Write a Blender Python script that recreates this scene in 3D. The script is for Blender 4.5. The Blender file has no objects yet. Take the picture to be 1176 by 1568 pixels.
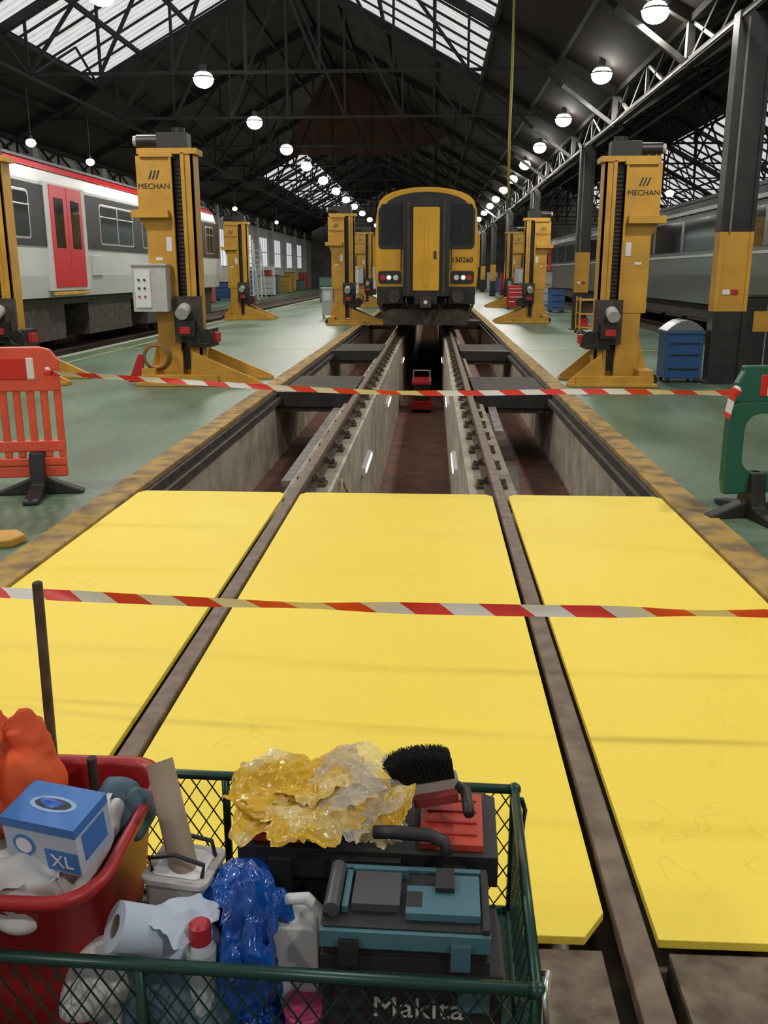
import bpy, bmesh, math, random
from mathutils import Vector, Matrix, noise
random.seed(4)
S=bpy.context.scene
try:
    S.view_settings.view_transform='Standard'
except Exception: pass

# ---------------------------------------------------------------- materials
MATS={}
def mat(name,col,rough=.6,metal=0,col2=None,scale=4,detail=6,bump=0,emit=0,alpha=1,trans=0,lo=.35,hi=.65,coat=0):
    if name in MATS: return MATS[name]
    m=bpy.data.materials.new(name); m.use_nodes=True
    nt=m.node_tree; b=nt.nodes['Principled BSDF']
    b.inputs['Base Color'].default_value=(*col,1)
    b.inputs['Roughness'].default_value=rough
    b.inputs['Metallic'].default_value=metal
    if coat: b.inputs['Coat Weight'].default_value=coat
    if trans: b.inputs['Transmission Weight'].default_value=trans
    if alpha<1: b.inputs['Alpha'].default_value=alpha
    if emit:
        b.inputs['Emission Color'].default_value=(*col,1); b.inputs['Emission Strength'].default_value=emit
    tc=nt.nodes.new('ShaderNodeTexCoord')
    n=nt.nodes.new('ShaderNodeTexNoise'); n.inputs['Scale'].default_value=scale; n.inputs['Detail'].default_value=detail
    nt.links.new(tc.outputs['Object'],n.inputs['Vector'])
    if col2:
        r=nt.nodes.new('ShaderNodeValToRGB')
        r.color_ramp.elements[0].position=lo; r.color_ramp.elements[0].color=(*col,1)
        r.color_ramp.elements[1].position=hi; r.color_ramp.elements[1].color=(*col2,1)
        nt.links.new(n.outputs['Fac'],r.inputs['Fac']); nt.links.new(r.outputs['Color'],b.inputs['Base Color'])
    if bump:
        bp=nt.nodes.new('ShaderNodeBump'); bp.inputs['Strength'].default_value=bump; bp.inputs['Distance'].default_value=.02
        nt.links.new(n.outputs['Fac'],bp.inputs['Height']); nt.links.new(bp.outputs['Normal'],b.inputs['Normal'])
    MATS[name]=m; return m

yel=mat('jack_yellow',(.60,.33,.04),.5,col2=(.47,.25,.03),scale=3)
yel_tr=mat('train_yellow',(.70,.38,.02),.4,col2=(.60,.32,.02),scale=2)
blk=mat('black_paint',(.012,.012,.013),.45,col2=(.025,.023,.022),scale=6)
dark=mat('dark_grime',(.03,.025,.02),.8,col2=(.07,.055,.045),scale=7)
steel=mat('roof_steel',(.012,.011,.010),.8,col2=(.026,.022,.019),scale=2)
steel_l=mat('lit_brace_steel',(.20,.20,.20),.5,metal=.2,col2=(.10,.095,.09),scale=3)  # paler than the roof steel: lamplight on the braces put into the colour
rail_top=mat('rail_steel',(.14,.095,.068),.6,metal=.25,col2=(.23,.17,.125),scale=12)
conc=mat('pit_concrete',(.50,.45,.37),.95,col2=(.30,.26,.20),scale=3,bump=.3)
chairm=mat('chair_iron',(.07,.05,.035),.8,col2=(.14,.10,.07),scale=9)
concl=mat('wall_white_paint',(.62,.62,.6),.7,col2=(.45,.45,.43),scale=2)
redfl=mat('pit_floor_red',(.26,.12,.09),.75,col2=(.15,.08,.06),scale=3)
kerb=mat('kerb_worn_yellow',(.42,.27,.07),.8,col2=(.19,.13,.07),scale=5,detail=10,bump=.4,lo=.42,hi=.62)
gnd=mat('ground_dirty_concrete',(.10,.075,.05),.9,col2=(.21,.165,.12),scale=14,detail=12,bump=.9)
white=mat('white_plastic',(.7,.71,.73),.4)
greyc=mat('cabinet_grey',(.50,.50,.47),.5,col2=(.42,.42,.4),scale=6)
red=mat('red_paint',(.45,.02,.025),.4)
chrome=mat('bright_metal',(.6,.6,.6),.3,metal=.9)
glassd=mat('dark_glass',(.012,.014,.016),.08)
lampm=mat('lamp_glow',(1,.97,.92),.5,emit=30)
strip=mat('strip_glow',(1,.97,.88),.5,emit=3)

def floor_mat():
    m=bpy.data.materials.new('floor_green_paint'); m.use_nodes=True; nt=m.node_tree; b=nt.nodes['Principled BSDF']
    tc=nt.nodes.new('ShaderNodeTexCoord')
    n1=nt.nodes.new('ShaderNodeTexNoise'); n1.inputs['Scale'].default_value=.7; n1.inputs['Detail'].default_value=8
    n2=nt.nodes.new('ShaderNodeTexNoise'); n2.inputs['Scale'].default_value=14; n2.inputs['Detail'].default_value=8
    mp=nt.nodes.new('ShaderNodeMapping'); mp.inputs['Scale'].default_value=(1,.4,1)
    nt.links.new(tc.outputs['Object'],mp.inputs['Vector']); nt.links.new(mp.outputs[0],n1.inputs['Vector']); nt.links.new(tc.outputs['Object'],n2.inputs['Vector'])
    r=nt.nodes.new('ShaderNodeValToRGB'); r.color_ramp.elements[0].position=.33; r.color_ramp.elements[0].color=(.075,.115,.070,1)
    r.color_ramp.elements[1].position=.6; r.color_ramp.elements[1].color=(.14,.225,.15,1)
    nt.links.new(n1.outputs['Fac'],r.inputs['Fac'])
    mx=nt.nodes.new('ShaderNodeMix'); mx.data_type='RGBA'; mx.blend_type='MULTIPLY'; mx.inputs[0].default_value=.5
    r2=nt.nodes.new('ShaderNodeValToRGB'); r2.color_ramp.elements[0].position=.3; r2.color_ramp.elements[0].color=(.5,.5,.48,1); r2.color_ramp.elements[1].position=.55
    nt.links.new(n2.outputs['Fac'],r2.inputs['Fac'])
    nt.links.new(r.outputs['Color'],mx.inputs[6]); nt.links.new(r2.outputs['Color'],mx.inputs[7])
    nt.links.new(mx.outputs[2],b.inputs['Base Color'])
    mr=nt.nodes.new('ShaderNodeMapRange'); mr.inputs[3].default_value=.25; mr.inputs[4].default_value=.55
    nt.links.new(n1.outputs['Fac'],mr.inputs[0]); nt.links.new(mr.outputs[0],b.inputs['Roughness'])
    return m
floor_g=floor_mat()

def board_mat():
    m=bpy.data.materials.new('board_yellow_paint'); m.use_nodes=True; nt=m.node_tree; b=nt.nodes['Principled BSDF']
    tc=nt.nodes.new('ShaderNodeTexCoord')
    n=nt.nodes.new('ShaderNodeTexNoise'); n.inputs['Scale'].default_value=4.5; n.inputs['Detail'].default_value=8; n.inputs['Distortion'].default_value=.35
    nt.links.new(tc.outputs['Object'],n.inputs['Vector'])
    r=nt.nodes.new('ShaderNodeValToRGB'); e=r.color_ramp.elements
    e[0].position=.553; e[0].color=(0,0,0,1); e[1].position=.565; e[1].color=(0,0,0,1)
    k=e.new(.559); k.color=(1,1,1,1)
    nt.links.new(n.outputs['Fac'],r.inputs['Fac'])
    n3=nt.nodes.new('ShaderNodeTexNoise'); n3.inputs['Scale'].default_value=1.4; n3.inputs['Detail'].default_value=3
    nt.links.new(tc.outputs['Object'],n3.inputs['Vector'])
    r3=nt.nodes.new('ShaderNodeValToRGB'); r3.color_ramp.elements[0].position=.48; r3.color_ramp.elements[1].position=.62
    nt.links.new(n3.outputs['Fac'],r3.inputs['Fac'])
    mu=nt.nodes.new('ShaderNodeMath'); mu.operation='MULTIPLY'
    nt.links.new(r.outputs['Color'],mu.inputs[0]); nt.links.new(r3.outputs['Color'],mu.inputs[1])
    n2=nt.nodes.new('ShaderNodeTexNoise'); n2.inputs['Scale'].default_value=60; n2.inputs['Detail'].default_value=6
    nt.links.new(tc.outputs['Object'],n2.inputs['Vector'])
    ad=nt.nodes.new('ShaderNodeMath'); ad.operation='MULTIPLY_ADD'; ad.inputs[1].default_value=.9
    nt.links.new(n2.outputs['Fac'],ad.inputs[0]); nt.links.new(mu.outputs[0],ad.inputs[2])
    bp=nt.nodes.new('ShaderNodeBump'); bp.inputs['Strength'].default_value=.4; bp.inputs['Distance'].default_value=.006
    nt.links.new(ad.outputs[0],bp.inputs['Height']); nt.links.new(bp.outputs['Normal'],b.inputs['Normal'])
    mx=nt.nodes.new('ShaderNodeMix'); mx.data_type='RGBA'
    mx.inputs[6].default_value=(.93,.725,.085,1); mx.inputs[7].default_value=(.90,.68,.07,1)
    n4=nt.nodes.new('ShaderNodeTexNoise'); n4.inputs['Scale'].default_value=.8; n4.inputs['Detail'].default_value=5; nt.links.new(tc.outputs['Object'],n4.inputs['Vector'])
    r4=nt.nodes.new('ShaderNodeValToRGB'); r4.color_ramp.elements[0].position=.4; r4.color_ramp.elements[1].position=.7; nt.links.new(n4.outputs['Fac'],r4.inputs['Fac'])
    nt.links.new(r4.outputs['Color'],mx.inputs[0])
    nt.links.new(mx.outputs[2],b.inputs['Base Color']); b.inputs['Roughness'].default_value=.55
    b.inputs['Specular IOR Level'].default_value=.35
    return m
board_y=board_mat()

def stripe_mat(name,period=.28,slant=1.6,c1=(.70,.04,.03),c2=(.72,.71,.70),axis='X'):
    m=bpy.data.materials.new(name); m.use_nodes=True; nt=m.node_tree; b=nt.nodes['Principled BSDF']
    tc=nt.nodes.new('ShaderNodeTexCoord'); sp=nt.nodes.new('ShaderNodeSeparateXYZ'); nt.links.new(tc.outputs['Object'],sp.inputs[0])
    a=nt.nodes.new('ShaderNodeMath'); a.operation='MULTIPLY_ADD'; a.inputs[1].default_value=slant
    nt.links.new(sp.outputs['Z'],a.inputs[0]); nt.links.new(sp.outputs[axis],a.inputs[2])
    d=nt.nodes.new('ShaderNodeMath'); d.operation='DIVIDE'; d.inputs[1].default_value=period; nt.links.new(a.outputs[0],d.inputs[0])
    f=nt.nodes.new('ShaderNodeMath'); f.operation='FRACT'; nt.links.new(d.outputs[0],f.inputs[0])
    g=nt.nodes.new('ShaderNodeMath'); g.operation='GREATER_THAN'; g.inputs[1].default_value=.5; nt.links.new(f.outputs[0],g.inputs[0])
    mx=nt.nodes.new('ShaderNodeMix'); mx.data_type='RGBA'; mx.inputs[6].default_value=(*c1,1); mx.inputs[7].default_value=(*c2,1)
    nt.links.new(g.outputs[0],mx.inputs[0]); nt.links.new(mx.outputs[2],b.inputs['Base Color']); b.inputs['Roughness'].default_value=.35
    return m
tape_m=stripe_mat('tape_red_white')

def glazing_mat():
    m=bpy.data.materials.new('skylight_glazing'); m.use_nodes=True; nt=m.node_tree; b=nt.nodes['Principled BSDF']
    tc=nt.nodes.new('ShaderNodeTexCoord')
    w=nt.nodes.new('ShaderNodeTexWave'); w.bands_direction='Y'; w.inputs['Scale'].default_value=1.1; w.inputs['Distortion'].default_value=.4
    n=nt.nodes.new('ShaderNodeTexNoise'); n.inputs['Scale'].default_value=2.5; n.inputs['Detail'].default_value=6
    nt.links.new(tc.outputs['Object'],w.inputs['Vector']); nt.links.new(tc.outputs['Object'],n.inputs['Vector'])
    r=nt.nodes.new('ShaderNodeValToRGB'); r.color_ramp.elements[0].color=(.40,.36,.32,1); r.color_ramp.elements[1].color=(.92,.92,.92,1); r.color_ramp.elements[1].position=.6
    mm=nt.nodes.new('ShaderNodeMath'); mm.operation='MULTIPLY_ADD'; mm.inputs[1].default_value=.5
    nt.links.new(w.outputs['Fac'],mm.inputs[0]); 
    m2=nt.nodes.new('ShaderNodeMath'); m2.operation='MULTIPLY'; m2.inputs[1].default_value=.6; nt.links.new(n.outputs['Fac'],m2.inputs[0]); nt.links.new(m2.outputs[0],mm.inputs[2])
    nt.links.new(mm.outputs[0],r.inputs['Fac']); nt.links.new(r.outputs['Color'],b.inputs['Emission Color']); b.inputs['Emission Strength'].default_value=.75
    b.inputs['Base Color'].default_value=(.3,.3,.3,1)
    return m
glaz=glazing_mat()
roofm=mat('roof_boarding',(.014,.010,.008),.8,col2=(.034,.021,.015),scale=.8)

# ---------------------------------------------------------------- builder
class B:
    def __init__(s,name): s.name=name; s.v=[]; s.f=[]; s.mi=[]; s.m=[]; s.sm=[]
    def _m(s,m):
        if m not in s.m: s.m.append(m)
        return s.m.index(m)
    def add(s,vs,fs,m,smooth=False):
        o=len(s.v); s.v+= [tuple(v) for v in vs]; k=s._m(m)
        for f in fs: s.f.append([o+i for i in f]); s.mi.append(k); s.sm.append(smooth)
    def box(s,x0,x1,y0,y1,z0,z1,m):
        x0,x1=min(x0,x1),max(x0,x1); y0,y1=min(y0,y1),max(y0,y1); z0,z1=min(z0,z1),max(z0,z1)
        vs=[(x0,y0,z0),(x1,y0,z0),(x1,y1,z0),(x0,y1,z0),(x0,y0,z1),(x1,y0,z1),(x1,y1,z1),(x0,y1,z1)]
        s.add(vs,[(0,3,2,1),(4,5,6,7),(0,1,5,4),(1,2,6,5),(2,3,7,6),(3,0,4,7)],m)
    def beam(s,a,b,w,m,h=None,n=4,smooth=False):
        a=Vector(a); b=Vector(b); d=b-a
        if d.length<1e-6: return
        d.normalize(); up=Vector((0,0,1)) if abs(d.z)<.95 else Vector((1,0,0))
        r=d.cross(up).normalized(); u=r.cross(d)
        h=h or w; vs=[]
        for p in (a,b):
            for i in range(n):
                t=2*math.pi*(i+.5)/n
                k=math.sqrt(2)/2 if n==4 else .5
                vs.append(p+r*math.cos(t)*w*k+u*math.sin(t)*h*k)
        fs=[(i,(i+1)%n,n+(i+1)%n,n+i) for i in range(n)]
        s.add(vs,fs,m,smooth); s.add(vs,[tuple(range(n))[::-1],tuple(range(n,2*n))],m)
    def cyl(s,a,b,r,m,n=20,r2=None):
        a=Vector(a); b=Vector(b); d=(b-a).normalized(); up=Vector((0,0,1)) if abs(d.z)<.95 else Vector((1,0,0))
        R=d.cross(up).normalized(); u=R.cross(d); r2=r if r2 is None else r2; vs=[]
        for p,q in ((a,r),(b,r2)):
            for i in range(n):
                t=2*math.pi*i/n; vs.append(p+R*math.cos(t)*q+u*math.sin(t)*q)
        s.add(vs,[(i,(i+1)%n,n+(i+1)%n,n+i) for i in range(n)],m,True)
        s.add(vs,[tuple(range(n))[::-1],tuple(range(n,2*n))],m)
    def hollow(s,a,b,ro,ri,m,n=32):
        a=Vector(a); b=Vector(b); d=(b-a).normalized(); R=d.cross(Vector((0,0,1))).normalized(); u=R.cross(d); vs=[]
        for p,q in ((a,ri),(a,ro),(b,ro),(b,ri)):
            for i in range(n):
                t=2*math.pi*i/n; vs.append(p+R*math.cos(t)*q+u*math.sin(t)*q)
        for L,sm in ((0,False),(1,True),(2,False),(3,True)):
            s.add(vs,[(L*n+i,L*n+(i+1)%n,((L+1)%4)*n+(i+1)%n,((L+1)%4)*n+i) for i in range(n)],m,sm)
    def tube(s,pts,r,m,n=8):
        pts=[Vector(p) for p in pts]; vs=[]
        for i,p in enumerate(pts):
            d=(pts[min(i+1,len(pts)-1)]-pts[max(i-1,0)]).normalized()
            up=Vector((0,0,1)) if abs(d.z)<.9 else Vector((1,0,0))
            R=d.cross(up).normalized(); u=R.cross(d)
            for k in range(n):
                t=2*math.pi*k/n; vs.append(p+R*math.cos(t)*r+u*math.sin(t)*r)
        fs=[]
        for i in range(len(pts)-1):
            for k in range(n): fs.append((i*n+k,i*n+(k+1)%n,(i+1)*n+(k+1)%n,(i+1)*n+k))
        fs.append(tuple(range(n))[::-1]); fs.append(tuple(range((len(pts)-1)*n,len(pts)*n)))
        s.add(vs,fs,m,True)
    def prism(s,pts,plane,d0,d1,m):
        n=len(pts); vs=[]
        for d in (d0,d1):
            for a,b in pts:
                vs.append({'xz':(a,d,b),'xy':(a,b,d),'yz':(d,a,b)}[plane])
        s.add(vs,[tuple(range(n)),tuple(range(n,2*n))[::-1]]+[(i,n+i,n+(i+1)%n,(i+1)%n) for i in range(n)],m)
    def torus(s,c,R,r,m,axis='y',n=28,k=8):
        vs=[];fs=[]
        for i in range(n):
            t=2*math.pi*i/n
            for j in range(k):
                p=2*math.pi*j/k; q=R+r*math.cos(p); a,b,d=q*math.cos(t),q*math.sin(t),r*math.sin(p)
                o={'y':(a,d,b),'z':(a,b,d),'x':(d,a,b)}[axis]
                vs.append((c[0]+o[0],c[1]+o[1],c[2]+o[2]))
                fs.append((i*k+j,((i+1)%n)*k+j,((i+1)%n)*k+(j+1)%k,i*k+(j+1)%k))
        s.add(vs,fs,m,True)
    def lump(s,c,r,m,amp=.16,planes=24,seed=0,sub=5,eps=.06,warp=.3,vor=0):
        """crumpled volume: sum of random fold planes (creases) on a warped sphere"""
        rnd=random.Random(seed*77+5); P=[]
        for i in range(planes):
            n=Vector((rnd.gauss(0,1),rnd.gauss(0,1),rnd.gauss(0,1))).normalized()
            P.append((n,rnd.uniform(-.75,.75),rnd.choice((-1,1))*rnd.uniform(.5,1.3)))
        bm=bmesh.new(); bmesh.ops.create_icosphere(bm,subdivisions=sub,radius=1); vs=[]
        off=Vector((seed*7.3,seed*3.1,seed*5.7))
        for v in bm.verts:
            p=v.co.copy(); q=p+warp*noise.noise_vector(p*1.4+off)
            h=0
            if amp:
                for n,d,a in P: h+=a*(math.sqrt((n.dot(q)-d)**2+eps*eps)-.5)
            h*=amp
            if vor:
                dd=noise.voronoi(q*2.3+off)[0]; h-=vor*(dd[1]-dd[0])*1.2
                dd=noise.voronoi(q*5+off)[0]; h-=vor*.45*(dd[1]-dd[0])*1.2
            p=p*max(.45,(1+h))
            vs.append(Vector((p.x*r[0]+c[0],p.y*r[1]+c[1],p.z*r[2]+c[2])))
        fs=[tuple(v.index for v in f.verts) for f in bm.faces]; bm.free()
        s.add(vs,fs,m,True)
    def sheet(s,c,rx,ry,h,m,seed=0,N=56,planes=26,eps=.01,dome=.0,rag=.3,tilt=(0,0),warp=.15,vor=0):
        """crumpled thin sheet with ragged outline"""
        rnd=random.Random(seed*31+9); P=[]
        for i in range(planes):
            a=rnd.uniform(0,math.tau); P.append((math.cos(a),math.sin(a),rnd.uniform(-.9,.9),rnd.choice((-1,1))*rnd.uniform(.4,1.2)))
        vs=[];fs=[];M_=N*2
        for i in range(N+1):
            for j in range(M_):
                t=math.tau*j/M_; rr=i/N*(1+rag*noise.noise(Vector((math.cos(t)*1.6,math.sin(t)*1.6,seed*3.3)))+.3*rag*noise.noise(Vector((math.cos(t)*6,math.sin(t)*6,seed*2.3))))
                x=rr*math.cos(t); y=rr*math.sin(t); nv=noise.noise_vector(Vector((x*1.5,y*1.5,seed*4.4)))
                xx=x+warp*nv.x; yy=y+warp*nv.y; z=0
                for ca,sa,d,a in P: z+=a*(math.sqrt((ca*xx+sa*yy-d)**2+eps*eps)-.5)
                z=z*h/math.sqrt(planes)*2+dome*(1-rr*rr)+tilt[0]*x+tilt[1]*y
                if vor:
                    for sc_,k_ in ((2.6,1),(5.5,.5)):
                        dd=noise.voronoi(Vector((xx*sc_+seed,yy*sc_,seed*1.7)))[0]; z-=vor*k_*(dd[1]-dd[0])
                vs.append((c[0]+x*rx,c[1]+y*ry,c[2]+z))
        for i in range(N):
            for j in range(M_): fs.append((i*M_+j,(i+1)*M_+j,(i+1)*M_+(j+1)%M_,i*M_+(j+1)%M_))
        s.add(vs,fs,m,True)
    def done(s,loc=(0,0,0),rotz=0,bevel=0,parent=None,rot=None,recalc=True):
        me=bpy.data.meshes.new(s.name); me.from_pydata(s.v,[],s.f)
        for m in s.m: me.materials.append(m)
        me.polygons.foreach_set('material_index',s.mi); me.polygons.foreach_set('use_smooth',s.sm); me.update()
        bm=bmesh.new(); bm.from_mesh(me); bmesh.ops.recalc_face_normals(bm,faces=bm.faces); bm.to_mesh(me); bm.free()
        o=bpy.data.objects.new(s.name,me); S.collection.objects.link(o); o.location=loc; o.rotation_euler=rot or (0,0,rotz)
        if bevel:
            b=o.modifiers.new('bevel','BEVEL'); b.width=bevel; b.segments=2; b.limit_method='ANGLE'; b.angle_limit=math.radians(50)
        if parent: o.parent=parent
        return o
def rrect(x0,x1,z0,z1,r,n=5):
    pts=[]
    for cx,cz,a in ((x1-r,z1-r,0),(x0+r,z1-r,90),(x0+r,z0+r,180),(x1-r,z0+r,270)):
        for i in range(n+1):
            t=math.radians(a+90*i/n); pts.append((cx+r*math.cos(t),cz+r*math.sin(t)))
    return pts
def text(name,body,size,m,loc,rot,parent=None,ext=.002):
    c=bpy.data.curves.new(name,'FONT'); c.body=body; c.size=size; c.extrude=ext; c.align_x='CENTER'; c.align_y='CENTER'
    o=bpy.data.objects.new(name,c); S.collection.objects.link(o); c.materials.append(m); o.location=loc; o.rotation_euler=rot
    if parent: o.parent=parent
    return o
FR=(math.radians(90),0,0)

# ---------------------------------------------------------------- camera
f=1380.; th=math.atan(366/f); ps=math.atan(75*math.cos(th)/f)
F=Vector((-math.sin(ps)*math.cos(th),math.cos(ps)*math.cos(th),-math.sin(th)))
R=Vector((math.cos(ps),math.sin(ps),0)); U=R.cross(F)
cd=bpy.data.cameras.new('camera'); cam=bpy.data.objects.new('camera',cd); S.collection.objects.link(cam)
M=Matrix((R,U,-F)).transposed().to_4x4(); M.translation=Vector((.243,0,1.547)); cam.matrix_world=M
cd.sensor_fit='AUTO'; cd.sensor_width=36; cd.lens=f/1568*36; cd.clip_end=300; cd.clip_start=.02
S.camera=cam
w=bpy.data.worlds.new('world'); S.world=w; w.use_nodes=True
w.node_tree.nodes['Background'].inputs[0].default_value=(1,.97,.93,1); w.node_tree.nodes['Background'].inputs[1].default_value=.35

YE=88; Y0=-7
# ---------------------------------------------------------------- floor, pit
b=B('floor')
b.box(-6.9,-2.12,Y0,YE,-2.0,0,floor_g)
b.box(2.12,6.3,Y0,YE,-2.0,0,floor_g)
b.box(-13,-9.9,Y0,YE,-.4,0,floor_g); b.box(10.4,22,Y0,YE,-.4,0,floor_g)
b.box(-9.9,-6.9,Y0,YE,-.6,-.14,dark); b.box(6.3,10.4,Y0,YE,-.6,-.14,dark)
wl=mat('line_white_worn',(.5,.5,.42),.7,col2=(.25,.25,.2),scale=10)
yl=mat('line_yellow_worn',(.5,.42,.12),.7,col2=(.25,.27,.15),scale=10)
b.box(-6.9,-6.72,Y0,YE,-.01,.004,wl)
for y in (16.5,): 
    b.box(-6.6,-2.2,y,y+.08,0,.003,yl); b.box(2.2,6.0,y,y+.08,0,.003,yl)
b.box(-6.3,-6.24,9,YE,0,.003,yl)
b.done()
b=B('inspection_pit')
b.box(-2.12,-1.9,1.3,YE,-2.0,-.03,conc); b.box(1.9,2.12,1.3,YE,-2.0,-.03,conc)
for sx in (-1,1):
    b.box(sx*.56,sx*.94,1.3,YE,-2.0,-.17,conc)
    b.box(sx*.94,sx*1.9,1.3,YE,-2.0,-1.0,redfl)
    b.box(sx*1.80,sx*1.9,5.5,YE,-.16,-.09,dark)
    b.box(sx*1.86,sx*1.9,5.5,YE,-.10,-.03,dark)
    for y in (10.6,16.5,27):
        b.box(sx*.84,sx*1.9,y,y+1.9,-.3,-.05,dark); b.box(sx*.84,sx*1.9,y-.06,y+.04,-.22,-.02,blk)
b.box(-.56,.56,1.3,YE,-2.0,-1.8,redfl)
b.box(-2.12,2.12,1.2,1.3,-2,-.16,conc)
pl=mat('grey_plank',(.14,.13,.12),.8,col2=(.24,.22,.2),scale=8)
b.beam((1.05,7.2,-.96),(1.3,10.2,-.96),.2,pl,.06)
b.beam((1.02,8.8,-.22),(1.06,10.5,-.22),.10,pl,.05)
b.beam((-1.02,6.6,-.25),(-1.03,10.5,-.25),.10,pl,.05)
b.done()
b=B('pit_kerb')
for sx in (-1,1): b.box(sx*1.9,sx*2.12,1.0,YE,-.029,.012,kerb)
b.done(bevel=.008)
b=B('ground')
b.box(-2.12,2.12,Y0,1.2,-.5,-.165,dark)
b.box(-2.12,-.83,Y0,1.5,-.165,-.03,gnd); b.box(-.67,.67,Y0,1.5,-.165,-.03,gnd); b.box(.83,2.12,Y0,1.5,-.165,-.03,gnd)
b.done()
def rail(x,y0,y1,z=0,chairs=True):
    b=B('rail')
    b.box(x-.036,x+.036,y0,y1,z-.045,z,rail_top); b.box(x-.012,x+.012,y0,y1,z-.13,z-.04,chairm)
    b.box(x-.07,x+.07,y0,y1,z-.155,z-.13,chairm)
    if chairs:
        y=5.6
        while y<40:
            b.box(x-.13,x+.13,y-.07,y+.07,z-.17,z-.14,chairm)
            for sx in (-1,1):
                b.prism([(x+sx*.03,z-.14),(x+sx*.12,z-.14),(x+sx*.04,z-.06)],'xz',y-.03,y+.03,chairm)
                b.cyl((x+sx*.105,y,z-.14),(x+sx*.105,y,z-.10),.015,chairm,8)
            y+=.66
    return b.done(bevel=.006 if chairs else 0)
rail(-.75,Y0,YE); rail(.75,Y0,YE)
for x in (-8.95,-7.45,7.6,9.1): rail(x,Y0,YE,.02,False)
def board(x0,x1,cl,cr):
    b=B('pit_cover_board')
    c=.04; n0=1.508
    pts=[(x0+cl,n0),(x1-cr,n0),(x1,n0+cr*1.3),(x1,5.09),(x0,5.09),(x0,n0+cl*1.3)]
    b.prism(pts,'xy',-.024,0.0,board_y)
    b.prism([(x0,5.092),(x1,5.092),(x1,5.38),(x1-c,5.43),(x0+c,5.43),(x0,5.38)],'xy',-.024,-.001,board_y)
    return b.done(bevel=.002)
board(-1.885,-.81,.001,.001); board(-.695,.69,.001,.06); board(.805,1.885,.001,.001)

b=B('pit_strip_light')
for sx in (-1,1):
    for y in (6.2,8.8,13.5,20.5):
        if sx>0 and y in (6.2,): continue
        b.box(sx*.51,sx*.56,y,y+1.0,-.73,-.65,white); b.box(sx*.50,sx*.51,y+.05,y+.95,-.71,-.67,strip)
b.done()
b=B('pit_jack')
b.box(-.26,.26,19.2,20.4,-1.72,-1.5,red); b.box(-.2,.2,19.3,20.2,-1.5,-1.1,dark); b.box(-.24,.24,19.2,20.2,-1.1,-1.03,red)
for x in (-.2,.2):
    b.beam((x,19.2,-1.03),(x,19.2,-.75),.03,chrome)
    for y in (19.3,20.2): b.cyl((x-.03,y,-1.72),(x+.03,y,-1.72),.08,blk)
b.beam((-.2,19.2,-.75),(.2,19.2,-.75),.03,chrome)
b.done(bevel=.01)
b=B('hose')
b.tube([(-.50+.03*math.sin(i*.5),6.1+.06*i-.02*i*math.sin(i),-.2-.12*abs(math.sin(i*.35))*3) for i in range(16)],.012,mat('hose_tan',(.4,.28,.14),.5))
b.done()
b=B('plastic_bin'); bl=mat('bin_blue',(.02,.04,.08),.4)
b.cyl((-.40,6.3,-1.8),(-.40,6.3,-.55),.06,dark,12); b.prism(rrect(-.49,-.33,-.55,-.3,.03),'xz',6.2,6.4,bl); b.box(-.50,-.32,6.18,6.42,-.31,-.28,bl)
b.done()

# ---------------------------------------------------------------- building
XR,XL,XC,ZE,ZR=4.5,-13.0,-4.25,5.7,10.32
sl=(ZR-ZE)/(XR-XC)
def slope_quad(b,x0,x1,y0,y1,m,xc=XC,dz=0):
    def z(x): return ZR-sl*abs(x-xc)+dz
    b.add([(x0,y0,z(x0)),(x1,y0,z(x1)),(x1,y1,z(x1)),(x0,y1,z(x0))],[(0,1,2,3)],m)
YG=26.1; YF=50
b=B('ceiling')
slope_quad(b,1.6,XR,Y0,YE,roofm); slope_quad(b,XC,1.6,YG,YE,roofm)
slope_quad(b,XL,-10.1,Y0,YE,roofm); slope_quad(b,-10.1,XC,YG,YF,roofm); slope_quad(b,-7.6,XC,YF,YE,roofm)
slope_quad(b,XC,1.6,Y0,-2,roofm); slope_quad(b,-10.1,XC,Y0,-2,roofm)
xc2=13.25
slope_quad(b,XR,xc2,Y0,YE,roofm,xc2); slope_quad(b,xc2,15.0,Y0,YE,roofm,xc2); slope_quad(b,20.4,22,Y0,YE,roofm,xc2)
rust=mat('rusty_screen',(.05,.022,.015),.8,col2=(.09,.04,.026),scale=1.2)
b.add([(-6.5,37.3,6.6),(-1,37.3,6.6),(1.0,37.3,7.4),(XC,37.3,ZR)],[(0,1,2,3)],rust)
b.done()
b=B('skylight_window')
slope_quad(b,XC,1.6,-2,YG,glaz); slope_quad(b,-10.1,XC,-2,YG,glaz)
slope_quad(b,-10.1,-7.6,YF,YE,glaz); slope_quad(b,15,20.4,Y0,YE,glaz,xc2)
b.done()
b=B('skylight_glazing_bar')
def zc_(x,xc=XC): return ZR-sl*abs(x-xc)
y=-2
while y<YG:
    b.beam((1.6,y,zc_(1.6)-.03),(XC,y,ZR-.03),.05,steel); b.beam((-10.1,y,zc_(-10.1)-.03),(XC,y,ZR-.03),.05,steel); y+=.9
y=YF
while y<YE: b.beam((-10.1,y,zc_(-10.1)-.05),(-7.6,y,zc_(-7.6)-.05),.12,steel); y+=1.6
y=4
while y<70: b.beam((15,y,zc_(15,xc2)-.05),(20.4,y,zc_(20.4,xc2)-.05),.1,steel); y+=1.5
b.done()
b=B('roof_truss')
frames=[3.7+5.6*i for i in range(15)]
ZT=6.15
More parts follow.
